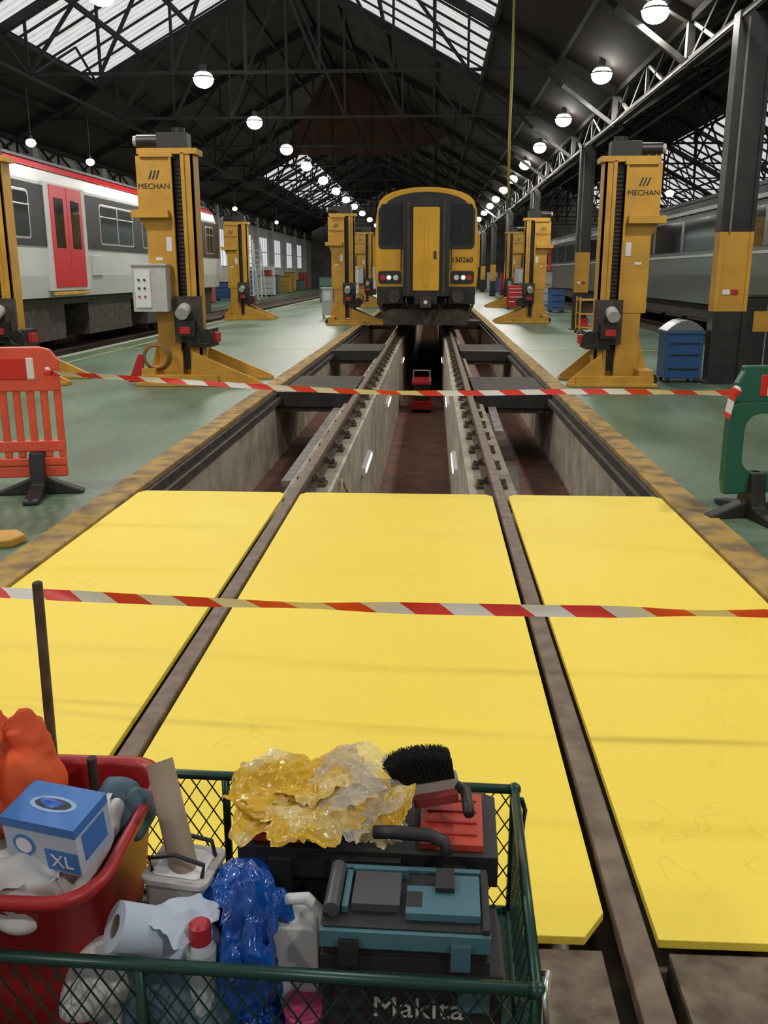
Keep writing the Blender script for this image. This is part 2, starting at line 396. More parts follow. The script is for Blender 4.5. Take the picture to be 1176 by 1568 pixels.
def truss(b,y,xl,xr,xc,tie=True):
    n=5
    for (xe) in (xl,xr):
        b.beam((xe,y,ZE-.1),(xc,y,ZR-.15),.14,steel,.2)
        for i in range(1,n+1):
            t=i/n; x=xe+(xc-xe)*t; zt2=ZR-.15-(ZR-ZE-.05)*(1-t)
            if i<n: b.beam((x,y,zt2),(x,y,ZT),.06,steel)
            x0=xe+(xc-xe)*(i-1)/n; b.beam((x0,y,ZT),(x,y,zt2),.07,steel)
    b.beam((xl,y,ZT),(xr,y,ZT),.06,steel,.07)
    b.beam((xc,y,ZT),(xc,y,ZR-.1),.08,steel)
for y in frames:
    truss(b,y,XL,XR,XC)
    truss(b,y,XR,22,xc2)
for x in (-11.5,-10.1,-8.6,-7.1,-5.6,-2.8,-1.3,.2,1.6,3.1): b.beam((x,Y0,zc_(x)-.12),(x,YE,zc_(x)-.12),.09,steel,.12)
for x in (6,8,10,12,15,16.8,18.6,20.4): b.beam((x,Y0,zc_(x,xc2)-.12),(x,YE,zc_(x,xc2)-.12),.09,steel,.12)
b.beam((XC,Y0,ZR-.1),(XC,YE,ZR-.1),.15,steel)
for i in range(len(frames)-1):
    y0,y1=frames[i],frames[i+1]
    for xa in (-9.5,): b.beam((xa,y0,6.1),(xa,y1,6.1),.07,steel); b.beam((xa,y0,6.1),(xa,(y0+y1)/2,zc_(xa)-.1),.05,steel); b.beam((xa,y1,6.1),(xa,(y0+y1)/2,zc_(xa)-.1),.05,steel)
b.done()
b=B('lattice_girder')
for xg in (XR,XL+.15):
    b.beam((xg,Y0,4.95),(xg,YE,4.95),.16,steel,.12); b.beam((xg,Y0,5.6),(xg,YE,5.6),.16,steel,.12)
    y=-6.0; k=0
    while y<YE-1.4:
        b.beam((xg,y,4.95),(xg,y+1.4,5.6) if k%2==0 else (xg,y,5.6),.06,steel_l if xg>0 else steel)  # right-hand diagonals only take the pale, lamp-lit steel colour
        b.beam((xg,y,5.6),(xg,y+1.4,4.95),.06,steel); y+=1.4; k+=1
for y in frames:
    b.beam((4.45,y,4.9),(3.2,y,5.78),.09,steel_l); b.beam((3.2,y,5.78),(2.8,y,6.15),.09,steel); b.beam((4.55,y,4.9),(5.9,y,5.78),.08,steel_l)
    b.beam((4.45,y,5.0),(4.45,y,5.7),.12,steel_l)
b.beam((4.25,Y0,4.8),(4.25,YE,4.8),.04,steel_l); b.beam((4.8,Y0,4.6),(4.8,YE,4.6),.04,steel)
b.done()
def stanchion(x,y,w=.5):
    b=B('steel_column'); h=w/2
    def seg(z0,z1,m):
        b.box(-h,-h+.05,-.13,.13,z0,z1,m); b.box(h-.05,h,-.13,.13,z0,z1,m); b.box(-h+.05,h-.05,-.09,.09,z0,z1,m)
    seg(0,1.02,blk); seg(1.02,2.1,yel); seg(2.1,4.88,blk)
    b.box(-h-.06,h+.06,-.2,.2,0,.03,blk)
    b.box(-.12,-.02,-.10,-.09,1.25,1.32,white); b.box(.0,.1,-.10,-.09,1.25,1.32,red)
    b.beam((-.10,-.11,2.1),(-.10,-.11,4.8),.03,steel_l)
    return b.done(loc=(x,y,0))
for i in range(6): stanchion(4.45 if i==0 else 4.38,11.6+11.2*i,.46 if i==0 else .38)
b=B('wall_left')
b.box(-13.3,-13.0,Y0,YE,0,5.7,concl); b.done()
b=B('wall_left_pilaster')
for i in range(15): b.box(-13,-12.7,4+5.6*i,4.4+5.6*i,0,5.5,concl)
b.done()
bg=mat('window_pane_daylight',(.8,.86,.9),.4,emit=.6)
for i in range(8):
    b=B('window_%d'%(i+1)); y=38.5+5.6*i
    b.box(-13,-12.96,y,y+3.4,2.0,4.2,bg)
    for k in range(5): b.box(-12.98,-12.92,y+k*.85-.03,y+k*.85+.03,1.95,4.25,white)
    for z in (1.97,3.1,4.2): b.box(-12.98,-12.92,y,y+3.4,z-.03,z+.03,white)
    b.done()
b=B('wall_right'); b.box(22,22.3,Y0,YE,0,5.7,roofm); b.done()
b=B('wall_back'); wb=mat('end_wall',(.12,.11,.1),.8,col2=(.2,.19,.17),scale=1)
b.box(-13.3,22.3,YE,YE+.3,0,11,wb)
for x in (-10.3,-2,8): b.box(x,x+4.2,YE-.05,YE,0,4.6,mat('roller_door',(.3,.32,.33),.5))
b.done()

def lamp(x,y,z=5.72,p=150,top=6.1,small=False):
    b=B('high_bay_lamp'); k=.5 if small else 1
    b.cyl((0,0,.02*k),(0,0,.16*k),.24*k,steel_l,24,r2=.12*k); b.lump((0,0,.0),(.22*k,.22*k,.18*k),lampm,0,1,0,3)
    b.cyl((0,0,.16*k),(0,0,.3*k),.08*k,blk,12); b.cyl((0,0,.3*k),(0,0,max(.31,top-z)),.012,blk,6)
    o=b.done(loc=(x,y,z))
    l=bpy.data.lights.new('lamp_light','AREA'); l.shape='DISK'; l.size=.5*k; l.energy=p; l.color=(1,.95,.86)
    lo=bpy.data.objects.new('lamp_light',l); S.collection.objects.link(lo); lo.location=(0,0,-.20*k); lo.parent=o
YL=[-1.5,4,9.4,14.9,19.2,24.4,29.5,34,39,44,49,54,60,67,75]
for y in YL:
    p=136 if y<26 else 165
    lamp(3.86,y,p=p); lamp(-4.93,y if y!=14.9 else 13.6,p=p)  # one left lamp shifted out of view, kept only for its light
for y in (19,22.2,30,38,48): lamp(-8.9,y,4.4,p=40,top=5.6,small=True)
for y in (8,20,32,46,62): lamp(13,y,p=120); 
b=B('hanging_cable'); b.tube([(1.52,14.2,2.75),(1.50,14.2,3.8),(1.51,14.2,5.0),(1.5,14.2,7.2)],.022,mat('cable_yellow',(.35,.33,.05),.5)); b.box(1.48,1.56,14.16,14.24,2.63,2.77,blk)
b.done()

# ---------------------------------------------------------------- lifting jacks
def jack(x,y,m,cabinet=True,sc=1.0,foot=1.2,sz=None):
    b=B('vehicle_lifting_jack')
    X=lambda a,c,*r: b.box(a*m,c*m,*r)
    X(-.50,0,-.15,.15,2.42,3.28,yel); X(-.44,.02,-.19,.19,3.26,3.33,yel); X(-.47,.36,-.18,.18,3.3,3.38,yel)
    X(-.41,0,-.13,.15,1.1,2.42,yel); X(-.58,-.06,-.26,-.1,2.42,2.53,yel); X(-.34,0,-.12,.15,.1,1.1,yel)
    b.prism([(-.50*m,2.42),(-.41*m,2.42),(-.41*m,2.22)],'xz',-.12,.12,yel)
    X(.0,.13,-.05,.16,.2,3.3,blk)
    z=.5
    while z<3.2: X(.01,.12,-.08,-.05,z,z+.03,dark); z+=.06
    X(.13,.18,-.18,.16,.1,3.32,yel); X(.18,.30,-.16,-.13,.1,3.32,yel); X(.26,.30,-.16,.16,.1,3.32,yel); X(.18,.26,-.13,.14,.1,3.3,yel)
    X(-.03,.0,-.18,.16,.5,3.3,yel)
    b.cyl((-.50*m,0,3.50),(-.2*m,0,3.50),.085,blk); b.cyl((-.55*m,0,3.50),(-.50*m,0,3.50),.07,greyc)
    b.box(-.2*m,.22*m,-.12,.12,3.38,3.60,blk); b.cyl((.08*m,0,3.60),(.08*m,0,3.67),.09,blk)
    X(-.06,.34,-.24,-.18,.62,1.3,dark); X(.1,.45,-.26,.26,.55,.82,blk); X(.3,.52,-.10,.10,.62,.76,red)
    b.cyl((.10*m,-.22,1.12),(.10*m,-.44,1.05),.09,greyc,20); b.box(.0,.26*m,-.38,-.24,.72,.95,blk); b.box(.05*m,.2*m,-.40,-.38,.76,.86,red)
    X(-.5,.6,-.55,-.40,.04,.16,yel); X(-.5,.6,.40,.55,.04,.16,yel); X(-.5,-.3,-.5,.5,.05,.25,yel)
    F2=foot
    for yy in (-.5,.42):
        b.prism([(.2*m,.12),((F2-.05)*m,.03),(F2*m,.07),(.25*m,.5)],'xz',yy,yy+.05,yel)
    b.prism([(-.55*m,-.6),(F2*m,-.56),(F2*m,-.36),(-.55*m,-.3)],'xy',0.005,.05,yel); b.prism([(-.55*m,.6),(F2*m,.56),(F2*m,.36),(-.55*m,.3)],'xy',.005,.05,yel)
    b.prism([(-.34*m,.1),(-.53*m,.1),(-.34*m,.8)],'xz',-.03,.03,yel)
    for yy in (-.3,.3): b.cyl((-.52*m,yy-.03,.09),(-.52*m,yy+.03,.09),.09,blk)
    if cabinet: b.prism([(-.75*m,.03),(-.55*m,.03),(-.5*m,.45),(-.58*m,.45)],'xz',-.35,-.3,red)
    b.torus((.42*m,-.45,.72),.11,.012,blk)
    if cabinet:
        b.box(-.58*m,-.10*m,-.40,-.15,1.08,1.74,greyc); b.box(-.60*m,-.08*m,-.42,-.15,1.74,1.77,greyc); b.box(-.54*m,-.32*m,-.415,-.40,1.14,1.68,white)
        for zz in (1.3,1.42,1.54):
            for xx in (-.48,-.40): b.cyl((xx*m,-.42,zz),(xx*m,-.43,zz),.016,red if zz<1.35 else blk,10)
        for k in range(4): b.torus((-.3*m,-.36-.02*k,.42),.2-.012*k,.016,mat('cable_brown',(.2,.11,.03),.6))
    X(-.14,-.06,-.135,-.128,1.95,2.15,white); X(-.30,-.2,-.135,-.13,1.82,1.86,white)
    o=b.done(loc=(x,y,0),bevel=.008)
    o.scale=(sc,sc,sz or sc)
    text('maker_lettering','MECHAN',.108,blk,(-.26*m,-.153,2.86),FR,o)
    for k in range(3):
        q=B('logo_bar'); q.prism([(0,0),(.022,0),(.065,.12),(.043,.12)],'xz',-.004,0,blk); q.done(loc=(-.26*m-.075+.05*k,-.15,2.96),parent=o)
    return o
jack(-3.36,11.35,1,sz=.945); jack(2.85,11.5,-1,False,.97,.72,sz=.91)
jack(-6.02,11.3,1,True,.92)
jack(-6.35,27.5,1,False,sz=.95); jack(-2.45,24.8,1,False,sz=.97); jack(3.42,26,-1,False,sz=.95)
jack(3.9,38,-1); jack(-2.9,38,1)

# ---------------------------------------------------------------- trains
def prof(cx,hw=1.37,zb=1.0,zt=3.71):
    pts=[(cx+hw-.05,zb),(cx+hw,1.5),(cx+hw,2.4),(cx+hw-.07,3.15)]
    for i in range(1,12):
        t=math.pi*i/12; pts.append((cx+(hw-.1)*math.cos(t),3.2+(zt-3.2)*math.sin(t)**.8))
    pts+=[(cx-hw+.07,3.15),(cx-hw,2.4),(cx-hw,1.5),(cx-hw+.05,zb)]
    return pts
def bogies(b,cx,ys):
    for y in ys:
        for dy in (-1.3,1.3):
            for sx in (-.75,.75): b.cyl((cx+sx-.06,y+dy,.45),(cx+sx+.06,y+dy,.45),.43,dark,24)
        for sx in (-1,1): b.box(cx+sx*1.0,cx+sx*1.15,y-1.8,y+1.8,.4,.75,dark)
b=B('diesel_train'); yf=21.4
body=mat('train_body_teal',(.25,.33,.33),.4)
b.prism(prof(0),'xz',yf+.25,yf+20,body)
pr=prof(0); pin=[(x*.97,z if z<3.3 else z-.04) for x,z in pr]
b.prism(pr,'xz',yf+.12,yf+.26,yel_tr); b.prism(pin,'xz',yf,yf+.12,yel_tr)
brow=[(x*.90,z-.13) for x,z in pr if z>3.0]; brow=[(x,z) for x,z in brow if z>3.0]
b.prism(brow,'xz',yf-.01,yf,blk)
for sx in (-1,1):
    xs=sorted((sx*.56,sx*1.26)); b.prism(rrect(xs[0],xs[1],2.16,3.2,.1),'xz',yf-.02,yf,blk)
    xs=sorted((sx*.66,sx*1.2)); b.prism(rrect(xs[0],xs[1],2.28,3.28,.07),'xz',yf-.03,yf-.015,glassd)
    b.beam((sx*1.1,yf-.05,2.3),(sx*.8,yf-.05,2.9),.02,blk)
    xs=sorted((sx*.66,sx*1.26)); b.prism(rrect(xs[0],xs[1],1.28,1.60,.06),'xz',yf-.04,yf,blk)
    for k,mm in ((.80,white),(.98,white),(1.14,red)): b.cyl((sx*k,yf-.05,1.43),(sx*k,yf-.04,1.43),.07,mm,16)
    b.cyl((sx*.98,yf-.06,1.43),(sx*.98,yf-.05,1.43),.04,mat('headlight_glow',(1,.95,.85),.3,emit=1.2),16)
    b.beam((sx*.66,yf-.05,1.6),(sx*.66,yf-.05,2.2),.025,blk)
    b.beam((sx*1.38,yf-.02,1.7),(sx*1.38,yf-.02,2.5),.03,yel_tr)
    b.cyl((sx*.85,yf-.2,.95),(sx*.85,yf+.1,.95),.1,blk); b.cyl((sx*.85,yf-.25,.95),(sx*.85,yf-.2,.95),.17,dark)
    b.box(sx*.6,sx*1.3,yf-.05,yf+.4,.75,1.2,blk)
    b.beam((sx*1.25,yf,.75),(sx*.95,yf-.05,.15),.07,dark)
    b.tube([(sx*.5,yf-.15,1.1),(sx*.52,yf-.3,.8),(sx*.4,yf-.28,.6),(sx*.3,yf-.15,.8)],.025,blk)
b.prism(rrect(-.6,.6,.95,3.38,.06),'xz',yf-.3,yf,blk)
b.prism(rrect(-.34,.34,1.1,3.18,.04),'xz',yf-.33,yf-.28,yel_tr)
b.box(-.05,.05,yf-.34,yf-.33,1.2,3.0,yel_tr); b.box(.20,.26,yf-.36,yf-.33,1.9,2.1,blk)
for sx in (-1,1): b.box(sx*.42,sx*.5,yf-.34,yf-.28,1.0,3.3,dark)
b.box(-.3,.3,yf-.5,yf,.75,.95,blk); b.cyl((0,yf-.6,.8),(0,yf,.8),.12,dark); b.box(-.14,.14,yf-.75,yf-.5,.68,.95,dark); b.cyl((0,yf-.77,.82),(0,yf-.74,.82),.05,white)
b.prism([(-1.1,.2),(1.1,.2),(1.2,.5),(.9,.62),(-.9,.62),(-1.2,.5)],'xz',yf-.12,yf-.04,dark)
b.box(-1.2,1.2,yf+.4,yf+19.5,.35,1.05,dark)
bogies(b,0,(yf+3,yf+16))
b.v=[(x+.06,y,z) for x,y,z in b.v]
o=b.done(bevel=.01)
text('unit_number','150260',.19,blk,(1.01,yf-.015,1.88),FR,o,.004)
b=B('passenger_train'); cx=-8.2; ya,yb=5.0,26.6
lg=mat('train_light_grey',(.55,.57,.55),.35,col2=(.48,.50,.48),scale=1); rf=mat('train_roof_grey',(.16,.16,.16),.6)
rd=mat('train_red',(.58,.02,.03),.3); xf=cx+1.38
b.prism(prof(cx,1.37,1.1,3.72),'xz',ya,yb,lg)
b.prism([(x,z) for x,z in prof(cx,1.395,1.1,3.75) if z>3.28],'xz',ya,yb+.02,rd)
b.prism([(x,z+.01) for x,z in prof(cx,1.40,1.1,3.77) if z>3.45],'xz',ya,yb+.03,rf)
b.box(xf-.03,xf+.015,ya,yb,2.02,3.08,blk)
def door(y,wd=.66):
    b.box(xf-.04,xf+.03,y-.18,y+2*wd+.22,1.22,3.16,lg)
    b.box(xf-.03,xf+.045,y,y+wd,1.28,3.12,rd); b.box(xf-.03,xf+.045,y+wd+.03,y+2*wd+.03,1.28,3.12,rd)
    for k in (0.14,wd+.17): b.box(xf,xf+.05,y+k,y+k+wd-.28,2.0,2.9,glassd)
    b.box(xf,xf+.06,y-.1,y+2*wd+.1,1.14,1.20,yel)
def win(y,w=1.9):
    b.prism([(yy,zz) for yy,zz in rrect(y,y+w,2.12,2.95,.08)],'yz',xf,xf+.02,chrome)
    b.prism([(yy,zz) for yy,zz in rrect(y+.04,y+w-.04,2.16,2.91,.07)],'yz',xf+.01,xf+.025,glassd)
    b.box(xf+.01,xf+.03,y,y+w,2.68,2.71,chrome); b.box(xf+.01,xf+.03,y+w/2-.02,y+w/2+.02,2.12,2.95,chrome)
for y in (8.0,14.75,22.4): door(y)
for y in (9.9,12.1,17.0,19.5): win(y)
win(25.0,.9)
b.box(xf-.03,xf+.02,16.5,17.0,1.5,1.9,lg)
b.box(cx-1.2,cx+1.2,ya+.5,yb-.4,.95,1.15,dark)
for i in range(6): b.box(cx-1.2,cx+1.22,ya+1+3.5*i,ya+3.4+3.5*i,.3,1.0,dark)
bogies(b,cx,(ya+3,13,yb-3.5)); 
b.done(bevel=.008)
b=B('silver_train'); cx=8.4; xf=cx-1.38
sv=mat('train_silver_blue',(.16,.19,.19),.22,metal=.3)
b.prism(prof(cx,1.37,.8,3.6),'xz',13,58,sv)
b.prism([(x,z) for x,z in prof(cx,1.40,1.1,3.63) if z>3.25],'xz',13,58.02,rf)
b.box(xf-.01,xf+.03,13,58,2.1,2.9,glassd); b.box(xf-.015,xf+.03,13,58,3.05,3.14,lg); b.box(xf-.015,xf+.03,13,58,1.94,2.0,lg)
for i in range(16):
    b.box(xf-.02,xf+.03,14+2.8*i,14.25+2.8*i,2.1,2.9,sv)
for y in (37,47): b.box(xf-.03,xf+.03,y,y+1.2,1.0,3.0,rd)
b.box(cx-1.2,cx+1.2,13.3,57.5,.4,.85,dark); bogies(b,cx,(16,30,44,55))
b.done()

# ---------------------------------------------------------------- floor clutter
b=B('tool_cabinet'); bc=mat('cabinet_blue',(.015,.07,.20),.4)
b.box(-.26,.26,-.25,.25,.06,.72,bc); b.box(-.28,.28,-.27,.27,.70,.74,bc)
pts=[(-.28,.74)]+[(-.28+.56*i/8,.74+.16*math.sin(math.pi*i/8)) for i in range(1,8)]+[(.28,.74)]
b.prism(pts,'xz',-.25,.25,mat('curved_steel_top',(.25,.25,.26),.3,metal=.8))
for z in (.2,.4,.56): b.box(-.22,.22,-.27,-.25,z,z+.02,blk)
for x in (-.2,.2):
    for y in (-.2,.2): b.cyl((x-.02,y,.04),(x+.02,y,.04),.04,blk,12)
b.done(loc=(3.88,11.75,0),bevel=.01)
b=B('yellow_trolley')
for z in (.15,.5,.85): b.box(-.24,.24,-.3,.3,z,z+.04,yel)
for x in (-.24,.24):
    for y in (-.3,.3): b.beam((x,y,.06),(x,y,.95),.04,yel); b.cyl((x-.02,y,.05),(x+.02,y,.05),.05,blk,12)
b.box(-.2,.2,-.2,.1,.54,.8,dark); b.box(-.2,0,-.2,.2,.19,.4,red)
b.done(loc=(4.3,21.2,0))
b=B('red_tool_chest')
b.box(-.45,.45,-.3,.3,.1,1.0,red); 
for z in (.3,.5,.7,.85): b.box(-.4,.4,-.32,-.3,z,z+.03,chrome)
for x in (-.38,.38): b.cyl((x-.02,0,.06),(x+.02,0,.06),.06,blk,12)
b.done(loc=(4.0,36,0),bevel=.02)
def ladder(loc):
    b=B('step_ladder')
    for sx in (-.35,.35):
        b.beam((sx,0,0),(sx*.6,.7,3.4),.08,white); b.beam((sx,1.5,0),(sx*.6,.75,3.4),.07,white)
    for i in range(10): b.box(-.33+.012*i,.33-.012*i,.06*i+.0,.06*i+.12,.3*i+.25,.3*i+.29,white)
    b.done(loc=loc)
ladder((-11.2,52,0)); ladder((-10.4,46,0))
b=B('control_pedestal'); b.box(-.2,.2,-.15,.15,.08,1.0,greyc); b.box(-.23,.23,-.18,.18,1.0,1.04,greyc)
for x in (-.15,.15): b.cyl((x-.02,0,.05),(x+.02,0,.05),.05,blk,12)
b.box(-.12,.12,-.16,-.15,.6,.9,white); b.beam((-.2,-.15,.9),(-.2,-.3,1.0),.03,blk)
b.done(loc=(-3.5,28.6,0),bevel=.01)
b=B('steel_cupboard'); b.box(-.3,.3,-.3,.3,.05,1.2,blk); b.box(-.32,.32,-.32,.32,1.2,1.24,dark); b.box(-.01,.01,-.31,-.3,.1,1.15,chrome); b.cyl((.1,-.32,.6),(.1,-.3,.6),.03,chrome); b.box(-.28,.28,-.28,.28,0,.05,dark)
b.box(-.2,.1,-.315,-.30,.7,1.0,yel)
b.done(loc=(5.2,12.3,0),bevel=.01)
cols=[(.05,.12,.3),(.5,.3,.04),(.55,.56,.56),(.35,.05,.04),(.1,.2,.15)]
for i in range(26):
    b=B('workshop_crate'); mm=mat('crate_%d'%(i%5),cols[i%5],.5); h=random.uniform(.7,1.7); ww=random.uniform(.5,1.2)
    b.box(-ww/2,ww/2,-.4,.4,.08,h,mm); b.box(-ww/2-.03,ww/2+.03,-.43,.43,h,h+.04,dark)
    for x in (-ww/2+.06,ww/2-.06): b.box(x-.05,x+.05,-.4,.4,0,.08,blk)
    for k in range(3): b.box(-ww/2+.05,ww/2-.05,-.415,-.4,.2+k*h*.25,.22+k*h*.25,blk)
    side=-1 if i%2 else 1
    if i<14: x_=-12.2+random.uniform(0,1.2) if side<0 else 5.1+random.uniform(0,.4); y_=33+i*3.2
    else: x_=random.uniform(-6.0,-2.9) if i%3 else random.uniform(-12,-10.4); y_=44+(i-14)*3
    b.done(loc=(x_,y_,0),bevel=.01)
for i,(x_,y_) in enumerate(((-11.6,36),(-11.9,40.5),(-11.5,57),(-5.4,58),(-4.6,66))):
    b=B('white_cabinet'); b.box(-.5,.5,-.35,.35,.06,2.0,white); b.box(-.008,.008,-.36,-.35,.1,1.95,blk)
    for x in (-.08,.08): b.box(x-.01,x+.01,-.38,-.35,.9,1.15,chrome)
    b.box(-.45,.45,-.3,.3,0,.06,blk); b.done(loc=(x_,y_,0),bevel=.01)

# ---------------------------------------------------------------- barriers + tape
orange=mat('barrier_orange',(.78,.11,.06),.4,col2=(.68,.09,.05),scale=5); green=mat('barrier_green',(.02,.11,.07),.4)
board_s=stripe_mat('reflective_board',.42,0,(.6,.03,.02),(.75,.74,.72))
def barrier(name,x,y,rz,m,L=1.9,mirror=1,slots=True):
    b=B(name)
    X=lambda a,c,*r: b.box(a*mirror,c*mirror,*r)
    if slots:
        pts=[(-L,.72),(-L,.98),(-L+.04,1.02),(-.12,1.02),(-.05,1.0),(0,.93),(0,.72)]
        b.prism([(p[0]*mirror,p[1]) for p in pts],'xz',-.03,.03,m)
        X(-L+.1,-.16,-.036,.036,.80,.95,board_s)
        X(-L,0,-.025,.025,.30,.38,m); X(-L,0,-.025,.025,.20,.26,m)
        n=20
        for i in range(n+1):
            xx=-L+(L-.05)*i/n; X(xx,xx+.05,-.02,.02,.26,.74,m)
        X(-L,0,-.02,.02,.12,.2,m)
    else:
        hole=rrect(-.40,-.09,.30,.68,.10,4)
        N=len(hole)
        ring_o=[]
        cxh,czh=-.245,.49
        for hx,hz in hole:
            dx,dz=hx-cxh,hz-czh
            t=1e9
            if dx>0: t=min(t,.275/dx)
            if dx<0: t=min(t,.235/-dx)
            if dz>0: t=min(t,.27/dz)
            if dz<0: t=min(t,.33/-dz)
            ring_o.append((cxh+dx*t,czh+dz*t))
        vs=[]
        for d in (-.028,.028):
            for p in hole: vs.append((p[0]*mirror,d,p[1]))
            for p in ring_o: vs.append((p[0]*mirror,d,p[1]))
        fs=[]
        for i in range(N):
            j=(i+1)%N
            fs.append((i,j,N+j,N+i)); fs.append((2*N+i,3*N+i,3*N+j,2*N+j)); fs.append((i,2*N+i,2*N+j,j)); fs.append((N+i,N+j,3*N+j,3*N+i))
        b.add(vs,fs,m)
        X(-L,-.05,-.03,.03,.755,.985,m); b.prism([(p*mirror,q) for p,q in [(-.06,.755),(.01,.755),(-.01,.88),(-.06,.97)]],'xz',-.03,.03,m)
        X(-L+.1,-.16,-.036,.036,.79,.93,board_s)
        X(-L,-.47,-.025,.025,.16,.28,m)
        for xx in (-L,-L*.72,-L*.48): X(xx,xx+.1,-.028,.028,.25,.78,m)
    for xx in (-.2,-L+.2):
        b.prism([(-.38,.0),(.38,.0),(.38,.03),(.1,.08),(.06,.3),(-.06,.3),(-.1,.08),(-.38,.03)],'yz',(xx-.05)*mirror,(xx+.05)*mirror,blk)
        b.prism([((xx-.3)*mirror,0),((xx+.3)*mirror,0),((xx+.3)*mirror,.02),((xx+.04)*mirror,.12),((xx-.04)*mirror,.12),((xx-.3)*mirror,.02)],'xz',-.05,.05,blk)
    return b.done(loc=(x,y,0),rotz=rz,bevel=.01)
o=barrier('safety_barrier',-2.38,5.35,math.radians(12),orange); o.scale=(1,1,1.03)
barrier('safety_barrier',2.15,4.95,math.radians(12),green,mirror=-1,slots=False)
def tape(pts,w,tw):
    b=B('barrier_tape'); n=160; vs=[];fs=[]
    P=[Vector(p) for p in pts]
    def ev(t):
        k=t*(len(P)-1); i=min(int(k),len(P)-2); u=k-i
        p0=P[max(i-1,0)];p1=P[i];p2=P[i+1];p3=P[min(i+2,len(P)-1)]
        return .5*((2*p1)+(-p0+p2)*u+(2*p0-5*p1+4*p2-p3)*u*u+(-p0+3*p1-3*p2+p3)*u**3)
    for i in range(n+1):
        t=i/n; p=ev(t); a=math.radians(90)+tw*math.sin(t*17)+.35*tw*math.sin(t*41)
        d=Vector((0,math.cos(a),math.sin(a)))*w/2
        vs+=[p-d,p+d*.1+Vector((0,.003,0)),p+d]
    for i in range(n):
        for j in range(2): fs.append((i*3+j,(i+1)*3+j,(i+1)*3+j+1,i*3+j+1))
    b.add(vs,fs,tape_m,True)
    return b
b=tape([(-2.42,5.32,.87),(-1.9,5.3,.845),(-1.2,5.25,.81),(-.3,5.2,.775),(.4,5.15,.775),(1.3,5.1,.80),(2.03,5.0,.81),(2.14,4.92,.83)],.036,.5)
b.add([(2.10,4.90,.84),(2.15,4.90,.86),(2.11,4.89,.66),(2.07,4.89,.68)],[(0,1,2,3)],tape_m)
b.lump((2.14,4.91,.83),(.03,.02,.035),tape_m,.2,12,2,3); b.lump((-2.42,5.3,.88),(.03,.02,.035),tape_m,.2,12,3,3)
b.done()
b=tape([(-3.0,2.7,.44),(-2.0,2.65,.40),(-1.2,2.6,.395),(-.5,2.52,.41),(.2,2.48,.42),(.8,2.47,.425),(1.4,2.47,.43),(2.6,2.47,.46)],.040,.5)
b.done()
for x,y in ((-3.03,2.7),(2.63,2.47)):
    b=B('barrier_post'); b.cyl((0,0,0),(0,0,.05),.18,blk,24,r2=.15); b.cyl((0,0,.05),(0,0,.95),.025,orange,16); b.lump((0,0,.98),(.04,.04,.05),orange,.0,4,0,2); b.done(loc=(x,y,0))
b=B('floor_wedge'); b.prism([(-.25,-.12),(.22,-.1),(.28,.02),(.2,.14),(-.25,.1)],'xy',0,.05,yel); b.prism([(-.2,-.06),(.1,-.06),(.12,.06),(-.2,.06)],'xy',.05,.07,blk)
b.done(loc=(-2.42,4.2,.0),rotz=.2,bevel=.012)

# ---------------------------------------------------------------- trolley
tg=mat('trolley_green',(.012,.05,.038),.35,metal=.3)
b=B('mesh_trolley'); x0,x1,y0,y1,zt,zb=-.78,.41,.895,1.36,.53,.24
r=.0095
b.tube([(x0,y0,zt),(x1,y0,zt)],r,tg); b.tube([(x0,y1,zt),(x1,y1,zt)],r,tg); b.tube([(x0,y0,zt),(x0,y1,zt)],r,tg); b.tube([(x1,y0,zt),(x1,y1,zt)],r,tg)
b.tube([(x0,y0,zb),(x1,y0,zb)],r,tg); b.tube([(x0,y1,zb),(x1,y1,zb)],r,tg); b.tube([(x1,y0,zb),(x1,y1,zb)],r,tg); b.tube([(x0,y0,zb),(x0,y1,zb)],r,tg)
for x in (x0,-.19,x1):
    for y in (y0,y1): b.tube([(x,y,zb-.02),(x,y,zt)],r*.9,tg)
for x in (x0,x1):
    for y in (y0,y1): b.lump((x,y,zt),(.014,.014,.014),tg,0,1,0,2)
b.tube([(x1+.012,y0+.05,zt-.02),(x1+.018,y0+.02,zt+.01),(x1+.01,y0-.012,zt),(x1+.014,y0-.015,zt-.05)],.005,chrome)
b.tube([(x1+.012,y1-.03,zt+.0),(x1+.022,y1-.01,zt-.04),(x1+.014,y1-.05,zt-.08)],.005,tg)
b.box(x0,x1,y0,y1,zb-.008,zb,tg)
def dmesh(fn,L,H,sp=.034,ratio=.62):
    dx=H*ratio
    k=-dx
    while k<L:
        for s in (1,-1):
            a,c=(k,0),(k+dx,H)
            t0=max(0,(0-a[0])/dx); t1=min(1,(L-a[0])/dx)
            if t1>t0:
                A=(a[0]+dx*t0,H*t0); C=(a[0]+dx*t1,H*t1)
                if s<0: A=(L-A[0],A[1]); C=(L-C[0],C[1])
                b.beam(fn(*A),fn(*C),.0022,tg)
        k+=sp
H=zt-zb
dmesh(lambda a,h:(x0+a,y0,zb+h),x1-x0,H); dmesh(lambda a,h:(x0+a,y1,zb+h),x1-x0,H)
dmesh(lambda a,h:(x1,y0+a,zb+h),y1-y0,H); dmesh(lambda a,h:(x0,y0+a,zb+h),y1-y0,H)
for x in (x0+.15,x1-.15):
    b.cyl((x,y0-.02,.11),(x,y1+.02,.11),.01,tg,8); b.box(x-.02,x+.02,y0+.05,y1-.05,.11,zb,tg)
    for y in (y0+.01,y1-.01): b.cyl((x,y-.03,.081),(x,y+.03,.081),.11,blk,24); b.cyl((x,y-.035,.081),(x,y+.035,.081),.04,greyc,16)
ca,sa=math.cos(-.028),math.sin(-.028)
b.v=[(x1+(x-x1)*ca-(y-y0)*sa, y0+(x-x1)*sa+(y-y0)*ca, z) for x,y,z in b.v]
b.done()

